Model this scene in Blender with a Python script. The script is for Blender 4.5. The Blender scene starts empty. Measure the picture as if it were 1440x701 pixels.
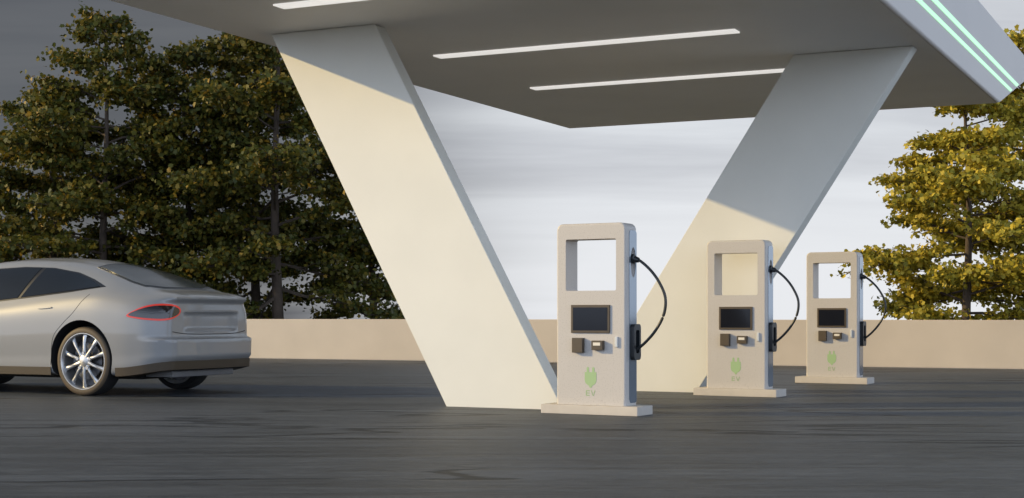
import bpy, bmesh, math, random
import numpy as np
from mathutils import Vector, Matrix

random.seed(7)
scene = bpy.context.scene
C = scene.collection
R = math.radians

# ------------------------------------------------------------------ helpers
def link(o, parent=None):
    C.objects.link(o)
    if parent is not None:
        o.parent = parent
    return o

def tag(o, label, cat, group=None, kind=None):
    if label: o['label'] = label
    if cat: o['category'] = cat
    if group: o['group'] = group
    if kind: o['kind'] = kind
    return o

def empty(name, loc, rz, label, cat, group=None):
    o = bpy.data.objects.new(name, None)
    link(o)
    o.location = loc
    o.rotation_euler = (0, 0, rz)
    o.empty_display_size = 0.2
    return tag(o, label, cat, group)

def mesh_obj(name, bm, mats, parent=None, smooth=None, wn=False):
    me = bpy.data.meshes.new(name)
    bmesh.ops.recalc_face_normals(bm, faces=bm.faces[:])
    bm.to_mesh(me)
    bm.free()
    for m in (mats if isinstance(mats, (list, tuple)) else [mats]):
        me.materials.append(m)
    if smooth is not None:
        me.shade_smooth()
        me.set_sharp_from_angle(angle=R(smooth))
    o = bpy.data.objects.new(name, me)
    if wn:
        o.modifiers.new('weighted', 'WEIGHTED_NORMAL').keep_sharp = True
    return link(o, parent)

def bm_box(x0, x1, y0, y1, z0, z1, bevel=0.0, seg=2):
    bm = bmesh.new()
    add_box(bm, x0, x1, y0, y1, z0, z1)
    if bevel:
        bmesh.ops.bevel(bm, geom=bm.edges[:], offset=bevel, segments=seg, affect='EDGES', profile=0.5)
    return bm

def add_box(bm, x0, x1, y0, y1, z0, z1):
    v = [bm.verts.new((x, y, z)) for z in (z0, z1) for y in (y0, y1) for x in (x0, x1)]
    for f in ((0, 2, 3, 1), (4, 5, 7, 6), (0, 1, 5, 4), (2, 6, 7, 3), (0, 4, 6, 2), (1, 3, 7, 5)):
        bm.faces.new([v[i] for i in f])
    return v

def add_prism(bm, pts, off):
    """closed prism: polygon pts (3D) swept by vector off"""
    off = Vector(off)
    a = [bm.verts.new(p) for p in pts]
    b = [bm.verts.new(Vector(p) + off) for p in pts]
    bm.faces.new(a[::-1]); bm.faces.new(b)
    n = len(pts)
    for i in range(n):
        bm.faces.new((a[i], a[(i + 1) % n], b[(i + 1) % n], b[i]))

def add_tube(bm, pts, radii, sides=8, cap=True):
    pts = [Vector(p) for p in pts]
    rings = []
    up = Vector((0.13, 0.21, 0.97))
    for i, p in enumerate(pts):
        t = (pts[min(i + 1, len(pts) - 1)] - pts[max(i - 1, 0)])
        if t.length < 1e-9: t = Vector((0, 0, 1))
        t.normalize()
        ref = up if abs(t.dot(up)) < 0.95 else Vector((1, 0, 0))
        a = t.cross(ref).normalized(); b = t.cross(a).normalized()
        r = radii[i] if hasattr(radii, '__len__') else radii
        rings.append([bm.verts.new(p + (a * math.cos(2 * math.pi * k / sides) + b * math.sin(2 * math.pi * k / sides)) * r) for k in range(sides)])
    for r0, r1 in zip(rings, rings[1:]):
        for k in range(sides):
            bm.faces.new((r0[k], r0[(k + 1) % sides], r1[(k + 1) % sides], r1[k]))
    if cap:
        bm.faces.new(rings[0][::-1]); bm.faces.new(rings[-1])

def add_lathe_y(bm, prof, seg=48, closed=True):
    """profile of (y, r) revolved about the Y axis"""
    rings = []
    for k in range(seg):
        a = 2 * math.pi * k / seg
        rings.append([bm.verts.new((r * math.cos(a), y, r * math.sin(a))) for y, r in prof])
    n = len(prof)
    for k in range(seg):
        A, B = rings[k], rings[(k + 1) % seg]
        for i in range(n if closed else n - 1):
            j = (i + 1) % n
            bm.faces.new((A[i], A[j], B[j], B[i]))

def crom(pts, n):
    pts = [Vector(p) for p in pts]
    out = []
    for i in range(len(pts) - 1):
        p0 = pts[max(i - 1, 0)]; p1 = pts[i]; p2 = pts[i + 1]; p3 = pts[min(i + 2, len(pts) - 1)]
        for k in range(n):
            t = k / n
            out.append(0.5 * ((2 * p1) + (p2 - p0) * t + (2 * p0 - 5 * p1 + 4 * p2 - p3) * t * t + (3 * p1 - p0 - 3 * p2 + p3) * t ** 3))
    out.append(pts[-1])
    return out

def apply_mods(o, sharp=35):
    dg = bpy.context.evaluated_depsgraph_get()
    me = bpy.data.meshes.new_from_object(o.evaluated_get(dg))
    o.modifiers.clear()
    o.data = me
    me.shade_smooth()
    me.set_sharp_from_angle(angle=R(sharp))

# ------------------------------------------------------------------ materials
def new_mat(name):
    m = bpy.data.materials.new(name)
    m.use_nodes = True
    nt = m.node_tree
    return m, nt, nt.nodes['Principled BSDF'], nt.links

def simple(name, col, rough=0.5, metal=0.0, bump=0.0, bscale=60, var=0.0, vscale=6, coat=0.0, emit=None, estr=1.0, spec=0.5):
    m, nt, p, L = new_mat(name)
    p.inputs['Base Color'].default_value = (*col, 1)
    p.inputs['Roughness'].default_value = rough
    p.inputs['Metallic'].default_value = metal
    p.inputs['Coat Weight'].default_value = coat
    p.inputs['Coat Roughness'].default_value = 0.06
    p.inputs['Specular IOR Level'].default_value = spec
    if emit:
        p.inputs['Emission Color'].default_value = (*emit, 1)
        p.inputs['Emission Strength'].default_value = estr
    if bump or var:
        tc = nt.nodes.new('ShaderNodeTexCoord')
    if var:
        n = nt.nodes.new('ShaderNodeTexNoise'); n.inputs['Scale'].default_value = vscale; n.inputs['Detail'].default_value = 6
        L.new(tc.outputs['Object'], n.inputs['Vector'])
        r = nt.nodes.new('ShaderNodeValToRGB')
        r.color_ramp.elements[0].position = 0.3; r.color_ramp.elements[1].position = 0.7
        r.color_ramp.elements[0].color = (*[c * (1 - var) for c in col], 1)
        r.color_ramp.elements[1].color = (*[min(1, c * (1 + var)) for c in col], 1)
        L.new(n.outputs['Fac'], r.inputs['Fac']); L.new(r.outputs['Color'], p.inputs['Base Color'])
        mr = nt.nodes.new('ShaderNodeMapRange')
        mr.inputs['To Min'].default_value = max(0.02, rough - 0.08); mr.inputs['To Max'].default_value = min(1, rough + 0.08)
        L.new(n.outputs['Fac'], mr.inputs['Value']); L.new(mr.outputs['Result'], p.inputs['Roughness'])
    if bump:
        n2 = nt.nodes.new('ShaderNodeTexNoise'); n2.inputs['Scale'].default_value = bscale; n2.inputs['Detail'].default_value = 4
        L.new(tc.outputs['Object'], n2.inputs['Vector'])
        b = nt.nodes.new('ShaderNodeBump'); b.inputs['Strength'].default_value = bump; b.inputs['Distance'].default_value = 0.01
        L.new(n2.outputs['Fac'], b.inputs['Height']); L.new(b.outputs['Normal'], p.inputs['Normal'])
    return m

M = {}
M['render'] = simple('white_render', (0.78, 0.765, 0.695), 0.55, bump=0.06, bscale=45, var=0.035, vscale=1.3)
M['soffit'] = simple('soffit_paint', (0.88, 0.86, 0.83), 0.5, bump=0.04, bscale=30, var=0.04, vscale=0.8)
M['fascia'] = simple('fascia_panel', (0.545, 0.505, 0.475), 0.4, var=0.03, vscale=1.0)
M['wall'] = simple('beige_wall_render', (0.585, 0.505, 0.41), 0.8, bump=0.12, bscale=35, var=0.05, vscale=1.5)
M['strip'] = simple('white_light_tube', (0.8, 0.8, 0.8), 0.4, emit=(1.0, 0.97, 0.93), estr=0.56)
M['green_strip'] = simple('green_light_tube', (0.3, 0.8, 0.4), 0.4, emit=(0.56, 0.90, 0.64), estr=0.62)
M['plinth'] = simple('plinth_concrete', (0.55, 0.50, 0.44), 0.6, bump=0.06, bscale=60, var=0.05, vscale=8)
M['side_panel'] = simple('glossy_side_panel', (0.24, 0.28, 0.33), 0.12, metal=0.5, var=0.03, vscale=5, coat=0.3)
M['sun_browned'] = simple('sun_browned_plastic', (0.085, 0.062, 0.036), 0.42, var=0.08, vscale=20)  # black plastic; the brown of warm sunlight is put into the colour
M['screen'] = simple('screen_glass', (0.009, 0.010, 0.015), 0.10, spec=0.25)
M['black'] = simple('black_plastic', (0.012, 0.014, 0.016), 0.38, bump=0.05, bscale=120)
M['rubber'] = simple('cable_rubber', (0.014, 0.016, 0.017), 0.36)
M['tab'] = simple('grey_tab', (0.6, 0.62, 0.63), 0.35)
M['slot'] = simple('cream_slot', (0.75, 0.7, 0.6), 0.5)
M['green'] = simple('green_print', (0.34, 0.49, 0.25), 0.6)
M['green_pale'] = simple('pale_green_print', (0.33, 0.45, 0.24), 0.6)
M['paint'] = simple('darkened_car_paint', (0.25, 0.25, 0.248), 0.4, metal=0.0, coat=0.8)  # white car, its paint darkened to grey to imitate a dark fade
M['glass'] = simple('tinted_glass', (0.010, 0.012, 0.015), 0.07, spec=0.4)
M['rear_glass'] = simple('rear_glass', (0.05, 0.06, 0.066), 0.10, spec=0.6)
M['trim'] = simple('car_trim', (0.012, 0.012, 0.013), 0.35)
M['sill'] = simple('sun_browned_sill', (0.055, 0.038, 0.020), 0.5)  # dark trim with the sun's warm brown painted into the base colour
M['tyre'] = simple('sun_browned_rubber', (0.085, 0.060, 0.036), 0.62, bump=0.1, bscale=80)  # black sidewall rubber, coloured brown to imitate warm sunlight on it
M['tread'] = simple('tyre_tread', (0.014, 0.014, 0.014), 0.8, bump=0.3, bscale=60)
M['alloy'] = simple('alloy_rim', (0.46, 0.46, 0.46), 0.34, metal=0.8)
M['disc'] = simple('brake_steel', (0.10, 0.10, 0.105), 0.4, metal=0.7)
M['well'] = simple('wheel_well', (0.008, 0.008, 0.008), 0.9)
M['red'] = simple('tail_lamp_red', (0.5, 0.03, 0.02), 0.3, emit=(1.0, 0.07, 0.035), estr=0.22)
M['lamp_glass'] = simple('tail_lamp_lens', (0.018, 0.014, 0.014), 0.06, coat=0.5)
M['grey_plastic'] = simple('grey_plastic', (0.16, 0.16, 0.165), 0.5)
M['bark'] = simple('bark', (0.075, 0.055, 0.040), 0.9, bump=0.6, bscale=14, var=0.3, vscale=5)

def charger_shell_material():
    m, nt, p, L = new_mat('charger_shell')
    tc = nt.nodes.new('ShaderNodeTexCoord')
    n = nt.nodes.new('ShaderNodeTexNoise'); n.inputs['Scale'].default_value = 110; n.inputs['Detail'].default_value = 3
    n2 = nt.nodes.new('ShaderNodeTexNoise'); n2.inputs['Scale'].default_value = 3.0; n2.inputs['Detail'].default_value = 4
    for k in (n, n2): L.new(tc.outputs['Object'], k.inputs['Vector'])
    r = nt.nodes.new('ShaderNodeValToRGB')
    r.color_ramp.elements[0].position = 0.30; r.color_ramp.elements[0].color = (0.46, 0.43, 0.40, 1)
    r.color_ramp.elements[1].position = 0.46; r.color_ramp.elements[1].color = (0.56, 0.525, 0.49, 1)
    L.new(n.outputs['Fac'], r.inputs['Fac'])
    mx = nt.nodes.new('ShaderNodeMix'); mx.data_type = 'RGBA'; mx.blend_type = 'MULTIPLY'; mx.inputs['Factor'].default_value = 1
    r2 = nt.nodes.new('ShaderNodeValToRGB')
    r2.color_ramp.elements[0].color = (0.93, 0.93, 0.92, 1); r2.color_ramp.elements[1].color = (1, 1, 1, 1)
    L.new(n2.outputs['Fac'], r2.inputs['Fac'])
    L.new(r.outputs['Color'], mx.inputs['A']); L.new(r2.outputs['Color'], mx.inputs['B'])
    L.new(mx.outputs['Result'], p.inputs['Base Color'])
    p.inputs['Roughness'].default_value = 0.42
    b = nt.nodes.new('ShaderNodeBump'); b.inputs['Strength'].default_value = 0.12; b.inputs['Distance'].default_value = 0.004
    L.new(n.outputs['Fac'], b.inputs['Height']); L.new(b.outputs['Normal'], p.inputs['Normal'])
    return m
M['shell'] = charger_shell_material()

def leaf_material(name, stops):
    m, nt, p, L = new_mat(name)
    at = nt.nodes.new('ShaderNodeAttribute'); at.attribute_name = 'leaf_tint'
    r = nt.nodes.new('ShaderNodeValToRGB')
    e = r.color_ramp.elements
    e[0].position, e[0].color = stops[0][0], (*stops[0][1], 1)
    e[1].position, e[1].color = stops[-1][0], (*stops[-1][1], 1)
    for pos, col in stops[1:-1]:
        q = e.new(pos); q.color = (*col, 1)
    L.new(at.outputs['Fac'], r.inputs['Fac'])
    L.new(r.outputs['Color'], p.inputs['Base Color'])
    p.inputs['Roughness'].default_value = 0.55
    p.inputs['Specular IOR Level'].default_value = 0.3
    tr = nt.nodes.new('ShaderNodeBsdfTranslucent')
    L.new(r.outputs['Color'], tr.inputs['Color'])
    mx = nt.nodes.new('ShaderNodeMixShader'); mx.inputs['Fac'].default_value = 0.25
    out = nt.nodes['Material Output']
    L.new(p.outputs['BSDF'], mx.inputs[1]); L.new(tr.outputs['BSDF'], mx.inputs[2]); L.new(mx.outputs['Shader'], out.inputs['Surface'])
    return m
M['leaf_darkened'] = leaf_material('darkened_leaf', [(0, (0.045, 0.058, 0.010)), (0.4, (0.090, 0.092, 0.014)), (0.7, (0.17, 0.135, 0.019)), (1, (0.32, 0.19, 0.022))])  # olive leaves, darkened in the colour to imitate a dark fade at left
M['leaf_gold'] = leaf_material('gold_leaf', [(0, (0.15, 0.14, 0.018)), (0.35, (0.36, 0.31, 0.034)), (0.7, (0.60, 0.46, 0.055)), (1, (0.74, 0.58, 0.10))])

def asphalt_material():
    m, nt, p, L = new_mat('asphalt')
    tc = nt.nodes.new('ShaderNodeTexCoord')
    def noise(scale_xyz, scale, detail, rough=0.6, dist=0.0):
        mp = nt.nodes.new('ShaderNodeMapping'); mp.inputs['Scale'].default_value = scale_xyz
        L.new(tc.outputs['Object'], mp.inputs['Vector'])
        n = nt.nodes.new('ShaderNodeTexNoise'); n.inputs['Scale'].default_value = scale; n.inputs['Detail'].default_value = detail
        n.inputs['Roughness'].default_value = rough; n.inputs['Distortion'].default_value = dist
        L.new(mp.outputs['Vector'], n.inputs['Vector'])
        return n
    streak = noise((0.20, 2.2, 1), 2.2, 9, 0.66, 0.4)
    broad = noise((0.10, 0.5, 1), 1.2, 4)
    grain = noise((0.30, 1, 1), 16, 8, 0.8)
    crack = noise((0.16, 1.0, 1), 1.0, 6, 0.5, 0.9)
    r = nt.nodes.new('ShaderNodeValToRGB')
    r.color_ramp.elements[0].position = 0.36; r.color_ramp.elements[0].color = (0.044, 0.050, 0.057, 1)
    r.color_ramp.elements[1].position = 0.66; r.color_ramp.elements[1].color = (0.104, 0.117, 0.134, 1)
    sg = nt.nodes.new('ShaderNodeMath'); sg.operation = 'MULTIPLY_ADD'; sg.inputs[1].default_value = 0.8
    gs = nt.nodes.new('ShaderNodeMath'); gs.operation = 'SUBTRACT'; gs.inputs[1].default_value = 0.5
    L.new(grain.outputs['Fac'], gs.inputs[0]); L.new(gs.outputs[0], sg.inputs[0]); L.new(streak.outputs['Fac'], sg.inputs[2])
    L.new(sg.outputs[0], r.inputs['Fac'])
    mx = nt.nodes.new('ShaderNodeMix'); mx.data_type = 'RGBA'; mx.blend_type = 'MULTIPLY'; mx.inputs['Factor'].default_value = 1
    r2 = nt.nodes.new('ShaderNodeValToRGB')
    r2.color_ramp.elements[0].position = 0.3; r2.color_ramp.elements[0].color = (0.75, 0.73, 0.70, 1)
    r2.color_ramp.elements[1].position = 0.7; r2.color_ramp.elements[1].color = (1.1, 1.1, 1.1, 1)
    L.new(broad.outputs['Fac'], r2.inputs['Fac'])
    L.new(r.outputs['Color'], mx.inputs['A']); L.new(r2.outputs['Color'], mx.inputs['B'])
    # thin long cracks where the stretched noise crosses one value, broken up by the broad noise
    ms = nt.nodes.new('ShaderNodeMath'); ms.operation = 'SUBTRACT'; ms.inputs[1].default_value = 0.5
    L.new(crack.outputs['Fac'], ms.inputs[0])
    ma = nt.nodes.new('ShaderNodeMath'); ma.operation = 'ABSOLUTE'; L.new(ms.outputs[0], ma.inputs[0])
    cr = nt.nodes.new('ShaderNodeMapRange'); cr.inputs['From Min'].default_value = 0.008; cr.inputs['From Max'].default_value = 0.022
    cr.inputs['To Min'].default_value = 0.85; cr.inputs['To Max'].default_value = 0
    L.new(ma.outputs[0], cr.inputs['Value'])
    br = nt.nodes.new('ShaderNodeMapRange'); br.inputs['From Min'].default_value = 0.47; br.inputs['From Max'].default_value = 0.53
    L.new(broad.outputs['Fac'], br.inputs['Value'])
    cm = nt.nodes.new('ShaderNodeMath'); cm.operation = 'MULTIPLY'
    L.new(cr.outputs['Result'], cm.inputs[0]); L.new(br.outputs['Result'], cm.inputs[1])
    mc = nt.nodes.new('ShaderNodeMix'); mc.data_type = 'RGBA'
    L.new(cm.outputs[0], mc.inputs['Factor']); L.new(mx.outputs['Result'], mc.inputs['A']); mc.inputs['B'].default_value = (0.010, 0.010, 0.010, 1)
    L.new(mc.outputs['Result'], p.inputs['Base Color'])
    rr = nt.nodes.new('ShaderNodeMapRange'); rr.inputs['To Min'].default_value = 0.30; rr.inputs['To Max'].default_value = 0.60
    L.new(streak.outputs['Fac'], rr.inputs['Value']); L.new(rr.outputs['Result'], p.inputs['Roughness'])
    p.inputs['Specular IOR Level'].default_value = 0.14
    h = nt.nodes.new('ShaderNodeMath'); h.operation = 'MULTIPLY_ADD'; h.inputs[1].default_value = 0.45
    L.new(grain.outputs['Fac'], h.inputs[0]); L.new(streak.outputs['Fac'], h.inputs[2])
    h2 = nt.nodes.new('ShaderNodeMath'); h2.operation = 'MULTIPLY_ADD'; h2.inputs[1].default_value = -0.6
    L.new(cm.outputs[0], h2.inputs[0]); L.new(h.outputs[0], h2.inputs[2])
    b = nt.nodes.new('ShaderNodeBump'); b.inputs['Strength'].default_value = 0.8; b.inputs['Distance'].default_value = 0.03
    L.new(h2.outputs[0], b.inputs['Height']); L.new(b.outputs['Normal'], p.inputs['Normal'])
    return m
M['asphalt'] = asphalt_material()
M['soil'] = simple('dry_grass_soil', (0.10, 0.095, 0.045), 0.95, bump=0.4, bscale=3, var=0.3, vscale=0.6)

# ------------------------------------------------------------------ axes of the place
ANG = R(26.0)
U = Vector((math.cos(ANG), -math.sin(ANG), 0))      # along the canopy's far edge
D = Vector((math.sin(ANG), math.cos(ANG), 0))       # away from the camera
Z = Vector((0, 0, 1))

# ------------------------------------------------------------------ ground
bm = bmesh.new()
ring = [(0, 0.0), (60, 0.0), (120, -0.6), (300, -3.0), (700, -7.5)]
seg = 48
prev = None
for rad, z in ring[1:]:
    cur = [bm.verts.new((rad * math.cos(2 * math.pi * k / seg), 8 + rad * math.sin(2 * math.pi * k / seg), z - 0.004)) for k in range(seg)]
    if prev is None:
        bm.faces.new(cur)
    else:
        for k in range(seg):
            bm.faces.new((prev[k], prev[(k + 1) % seg], cur[(k + 1) % seg], cur[k]))
    prev = cur
tag(mesh_obj('ground', bm, M['soil']), 'dry grassy ground outside the boundary wall', 'ground', kind='structure')

WA = Vector((-5.19, 29.06, 0)); WB = Vector((7.93, 23.12, 0))
WU = (WB - WA).normalized(); WD = Vector((-WU.y, WU.x, 0))
a0 = WA - WU * 30; b0 = WB + WU * 22
bm = bmesh.new()
back = WD * -48
bm.faces.new([bm.verts.new(p) for p in (a0 + WD * 0.1, a0 + back, b0 + back, b0 + WD * 0.1)])
tag(mesh_obj('pavement', bm, M['asphalt']), 'dark streaked asphalt forecourt', 'pavement', kind='structure')

# ------------------------------------------------------------------ boundary wall
bm = bmesh.new()
add_prism(bm, [a0, b0, b0 + Z * 0.764, a0 + Z * 0.764], WD * 0.22)
bmesh.ops.bevel(bm, geom=bm.edges[:], offset=0.008, segments=2, affect='EDGES')
tag(mesh_obj('boundary_wall', bm, M['wall'], smooth=40, wn=True), 'low plain beige rendered wall behind the forecourt with trees behind it', 'wall')

# ------------------------------------------------------------------ canopy
HC = 3.588
FL = Vector((0.848, 21.98, 0)); FR = Vector((6.30, 19.33, 0))
canopy = empty('charging_canopy', (1.2, 15.5, 0), 0, 'white flat charging canopy on two slanting slab columns, green light lines along its edge', 'canopy')
OFF = -Vector((1.2, 15.5, 0))
NEAR = 10.4
TOP = 1.01                   # height of the vertical edge; the far end is a wedge that overhangs as it rises
WEDGE = 4.0
def local(p): return Vector(p) + OFF
fu = (FR - FL).normalized()
bm = bmesh.new()
rb = 0.05                    # rounded lower edge, swept along the edge (butts square against the wedge end)
def section_pts(k):
    """outline of the roof across its width, k picks the far (oblique) or the near end"""
    W_ = (FR - FL).length
    out = [(0.0, 0.0), (W_ - rb, 0.0)]
    out += [(W_ - rb + rb * math.sin(R(a)), rb - rb * math.cos(R(a))) for a in range(10, 91, 10)]
    out += [(W_, TOP), (0.0, TOP)]
    return [FL + fu * x + Z * (HC + h) + D * (WEDGE * h if k else -NEAR) for x, h in out]
fa = [bm.verts.new(local(p)) for p in section_pts(1)]
na = [bm.verts.new(local(p)) for p in section_pts(0)]
bm.faces.new(fa); bm.faces.new(na[::-1])
for i in range(len(fa)):
    k = (i + 1) % len(fa)
    bm.faces.new((fa[i], na[i], na[k], fa[k]))
bmesh.ops.recalc_face_normals(bm, faces=bm.faces[:])
bm.normal_update()
for f in bm.faces:
    f.material_index = 0 if f.normal.z < -0.93 else 1
mesh_obj('roof', bm, [M['soffit'], M['fascia']], canopy, smooth=30, wn=True)

def column(top_left, width, lean, thick):
    """slanting slab: front face in the U/Z plane, thickness along D"""
    t = Vector(top_left)
    b = t + U * lean
    pts = [b, b + U * width, t + U * width + Z * (HC - 0.003), t + Z * (HC - 0.003)]
    bm = bmesh.new()
    add_prism(bm, [local(p) for p in pts], D * thick)
    bmesh.ops.bevel(bm, geom=[e for e in bm.edges if min(v.co.z for v in e.verts) > 0.01 or abs(e.verts[0].co.z - e.verts[1].co.z) > 0.1], offset=0.006, segments=2, affect='EDGES')
    return mesh_obj('support_column', bm, M['render'], canopy, smooth=40, wn=True)
col_a = column(Vector((-0.606, 13.75, 0)) + U * -1.948, 1.18, 1.948, 0.20)
col_a['label'] = 'left support column leaning to the left as it rises'
col_b = column((2.965, 15.76, 0), 1.25, -2.32, 0.22)
col_b['label'] = 'right support column leaning to the right as it rises'

def ceiling_strip(p, length):
    p = Vector(p)
    bm = bmesh.new()
    add_prism(bm, [local(q) for q in (p, p + U * length, p + U * length + D * 0.17, p + D * 0.17)], Z * -0.012)
    for v in bm.verts: v.co.z += HC - 0.001
    return mesh_obj('ceiling_light', bm, M['strip'], canopy)
ceiling_strip((-2.112, 13.20, 0), 3.3)
ceiling_strip((-0.832, 15.78, 0), 3.3)
ceiling_strip((0.2155, 18.02, 0), 3.3)

DN = Vector((D.y, -D.x, 0))   # out of the right edge
for h0, h1 in ((0.285, 0.338), (0.438, 0.500)):
    base = FR + DN * -0.004 + Z * HC
    quad = [base + D * (WEDGE * h0 - 0.09) + Z * h0, base + D * (WEDGE * h1 - 0.09) + Z * h1, base - D * (NEAR - 0.06) + Z * h1, base - D * (NEAR - 0.06) + Z * h0]
    bm = bmesh.new()
    add_prism(bm, [local(q) for q in quad], DN * 0.012)
    mesh_obj('green_light_line', bm, M['green_strip'], canopy)

# ------------------------------------------------------------------ EV chargers
CA = R(-29.5)
def copy_tree(o, parent=None):
    c = o.copy(); C.objects.link(c)
    if parent is not None: c.parent = parent
    for ch in list(o.children): copy_tree(ch, c)
    return c

def rounded_rect(w0, w1, h0, h1, r, n=5):
    pts = []
    for cx, cy, a in ((w1 - r, h1 - r, 0), (w0 + r, h1 - r, 90), (w0 + r, h0 + r, 180), (w1 - r, h0 + r, 270)):
        for k in range(n + 1):
            t = R(a + 90 * k / n)
            pts.append((cx + r * math.cos(t), cy + r * math.sin(t)))
    return pts

def make_charger():
    root = empty('ev_charger', (0, 0, 0), 0, 'x', 'ev charger', 'ev chargers standing in a row under the canopy')
    HW, HD, ZB, ZT = 0.325, 0.11, 0.078, 1.617
    mesh_obj('plinth', bm_box(-0.455, 0.455, -0.155, 0.155, 0.0, ZB, 0.006, 2), M['plinth'], root, smooth=40, wn=True)
    # shell
    bm = bmesh.new()
    add_prism(bm, [(x, -HD, z) for x, z in
                   ([(-HW, ZB + 0.002), (HW, ZB + 0.002)] + rounded_rect(-HW, HW, 0.5, ZT, 0.055, 6)[:14])], (0, 2 * HD, 0))
    o = mesh_obj('shell', bm, M['shell'], root)
    md = o.modifiers.new('b', 'BEVEL'); md.width = 0.016; md.segments = 4; md.limit_method = 'ANGLE'; md.angle_limit = R(60)
    apply_mods(o)
    bmc = bmesh.new()
    add_prism(bmc, [(x, -0.3, z) for x, z in rounded_rect(-0.237, 0.237, 1.047, 1.484, 0.014, 3)], (0, 0.6, 0))
    cut1 = mesh_obj('cutter', bmc, M['shell'])
    # socket recess in the side
    bmc = bmesh.new()
    bmesh.ops.create_uvsphere(bmc, u_segments=24, v_segments=16, radius=1.0)
    for v in bmc.verts:
        v.co = Vector((HW + 0.012 + v.co.x * 0.075, 0.035 + v.co.y * 0.052, 1.285 + v.co.z * 0.125))
    cut2 = mesh_obj('cutter', bmc, M['shell'])
    # shallow seam groove low on the shell
    for c in (cut1, cut2):
        m2 = o.modifiers.new('c', 'BOOLEAN'); m2.object = c; m2.operation = 'DIFFERENCE'; m2.solver = 'EXACT'
    md = o.modifiers.new('b2', 'BEVEL'); md.width = 0.007; md.segments = 2; md.limit_method = 'ANGLE'; md.angle_limit = R(70)
    apply_mods(o, 40)
    o.modifiers.new('weighted', 'WEIGHTED_NORMAL').keep_sharp = True
    for c in (cut1, cut2): bpy.data.objects.remove(c)
    # foot band: thin skirt around the shell
    bm = bmesh.new()
    add_prism(bm, [(x, y, ZB + 0.001) for x, y in rounded_rect(-HW - 0.003, HW + 0.003, -HD - 0.003, HD + 0.003, 0.024, 4)], (0, 0, 0.05))
    mesh_obj('foot_band', bm, M['shell'], root, smooth=40, wn=True)
    # glossy side panels
    for sx in (1, -1):
        bm = bmesh.new()
        outer = rounded_rect(-0.040, 0.104, 0.10, 1.555, 0.03, 4)
        if sx == 1:
            # ring with a hole for the socket recess
            hole = [(0.035 + 0.050 * math.cos(t), 1.285 + 0.128 * math.sin(t)) for t in [2 * math.pi * k / 28 for k in range(28)]]
            vo = [bm.verts.new((sx * (HW + 0.004), y, z)) for y, z in outer]
            vh = [bm.verts.new((sx * (HW + 0.004), y, z)) for y, z in hole]
            eds = [bm.edges.new((vs[i], vs[(i + 1) % len(vs)])) for vs in (vo, vh) for i in range(len(vs))]
            bmesh.ops.triangle_fill(bm, use_beauty=True, edges=eds)
            ret = bmesh.ops.extrude_face_region(bm, geom=bm.faces[:])
            for v in [g for g in ret['geom'] if isinstance(g, bmesh.types.BMVert)]:
                v.co.x -= sx * 0.008
        else:
            add_prism(bm, [(sx * (HW + 0.004), y, z) for y, z in outer], (-sx * 0.008, 0, 0))
        mesh_obj('side_panel', bm, M['side_panel'], root)
    # screen
    s = mesh_obj('screen_frame', bm_box(-0.181, 0.183, -HD - 0.014, -HD + 0.005, 0.689, 0.927, 0.004, 2), M['sun_browned'], root, smooth=40, wn=True)
    mesh_obj('screen', bm_box(-0.160, 0.162, -HD - 0.0165, -HD - 0.008, 0.711, 0.905), M['screen'], s)
    # card reader and payment slot
    mesh_obj('card_reader', bm_box(-0.157, -0.058, -HD - 0.045, -HD + 0.005, 0.522, 0.648, 0.004, 2), M['sun_browned'], root, smooth=40, wn=True)
    k = mesh_obj('payment_slot', bm_box(0.027, 0.131, -HD - 0.045, -HD + 0.005, 0.546, 0.626, 0.004, 2), M['sun_browned'], root, smooth=40, wn=True)
    mesh_obj('slot_mouth', bm_box(0.046, 0.112, -HD - 0.048, -HD - 0.040, 0.584, 0.610), M['slot'], k)
    mesh_obj('side_tab', bm_box(0.232, 0.258, -HD - 0.018, -HD + 0.005, 0.572, 0.660, 0.004, 2), M['tab'], root, smooth=40, wn=True)
    # plug emblem
    bm = bmesh.new()
    y0 = -HD - 0.0015
    def flat(pts): add_prism(bm, [(x, y0, z) for x, z in pts], (0, 0.003, 0))
    body = [(-0.055, 0.358), (-0.055, 0.290), (-0.050, 0.270), (-0.036, 0.254), (-0.015, 0.243), (-0.008, 0.226), (0.008, 0.226),
            (0.015, 0.243), (0.036, 0.254), (0.050, 0.270), (0.055, 0.290), (0.055, 0.358)]
    flat(body)
    for cx in (-0.026, 0.026):
        flat([(cx - 0.011, 0.3585), (cx - 0.011, 0.392), (cx - 0.007, 0.400), (cx + 0.007, 0.400), (cx + 0.011, 0.392), (cx + 0.011, 0.3585)])
    mesh_obj('plug_emblem', bm, M['green'], root)
    bm = bmesh.new()
    z0, z1, t = 0.158, 0.204, 0.0075
    flat([(-0.044, z0), (-0.044 + t, z0), (-0.044 + t, z1), (-0.044, z1)])
    for za in (z0, (z0 + z1 - t) / 2, z1 - t):
        flat([(-0.044 + t + 0.0002, za), (-0.010, za), (-0.010, za + t), (-0.044 + t + 0.0002, za + t)])
    flat([(0.002, z1), (0.0205, z0), (0.0265, z0), (0.0265, z0 + 0.001), (0.010, z1)])
    flat([(0.036, z1), (0.0267, z0 + 0.008), (0.0267, z0), (0.0290, z0), (0.045, z1)])
    mesh_obj('lettering', bm, M['green_pale'], root)
    # socket, cable, holstered handle
    bm = bmesh.new()
    add_tube(bm, [(HW - 0.04, 0.035, 1.322), (HW + 0.012, 0.035, 1.312), (HW + 0.018, 0.035, 1.311), (HW + 0.055, 0.035, 1.302)], [0.042, 0.040, 0.029, 0.021], 16)
    mesh_obj('socket', bm, M['black'], root, smooth=40)
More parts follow.
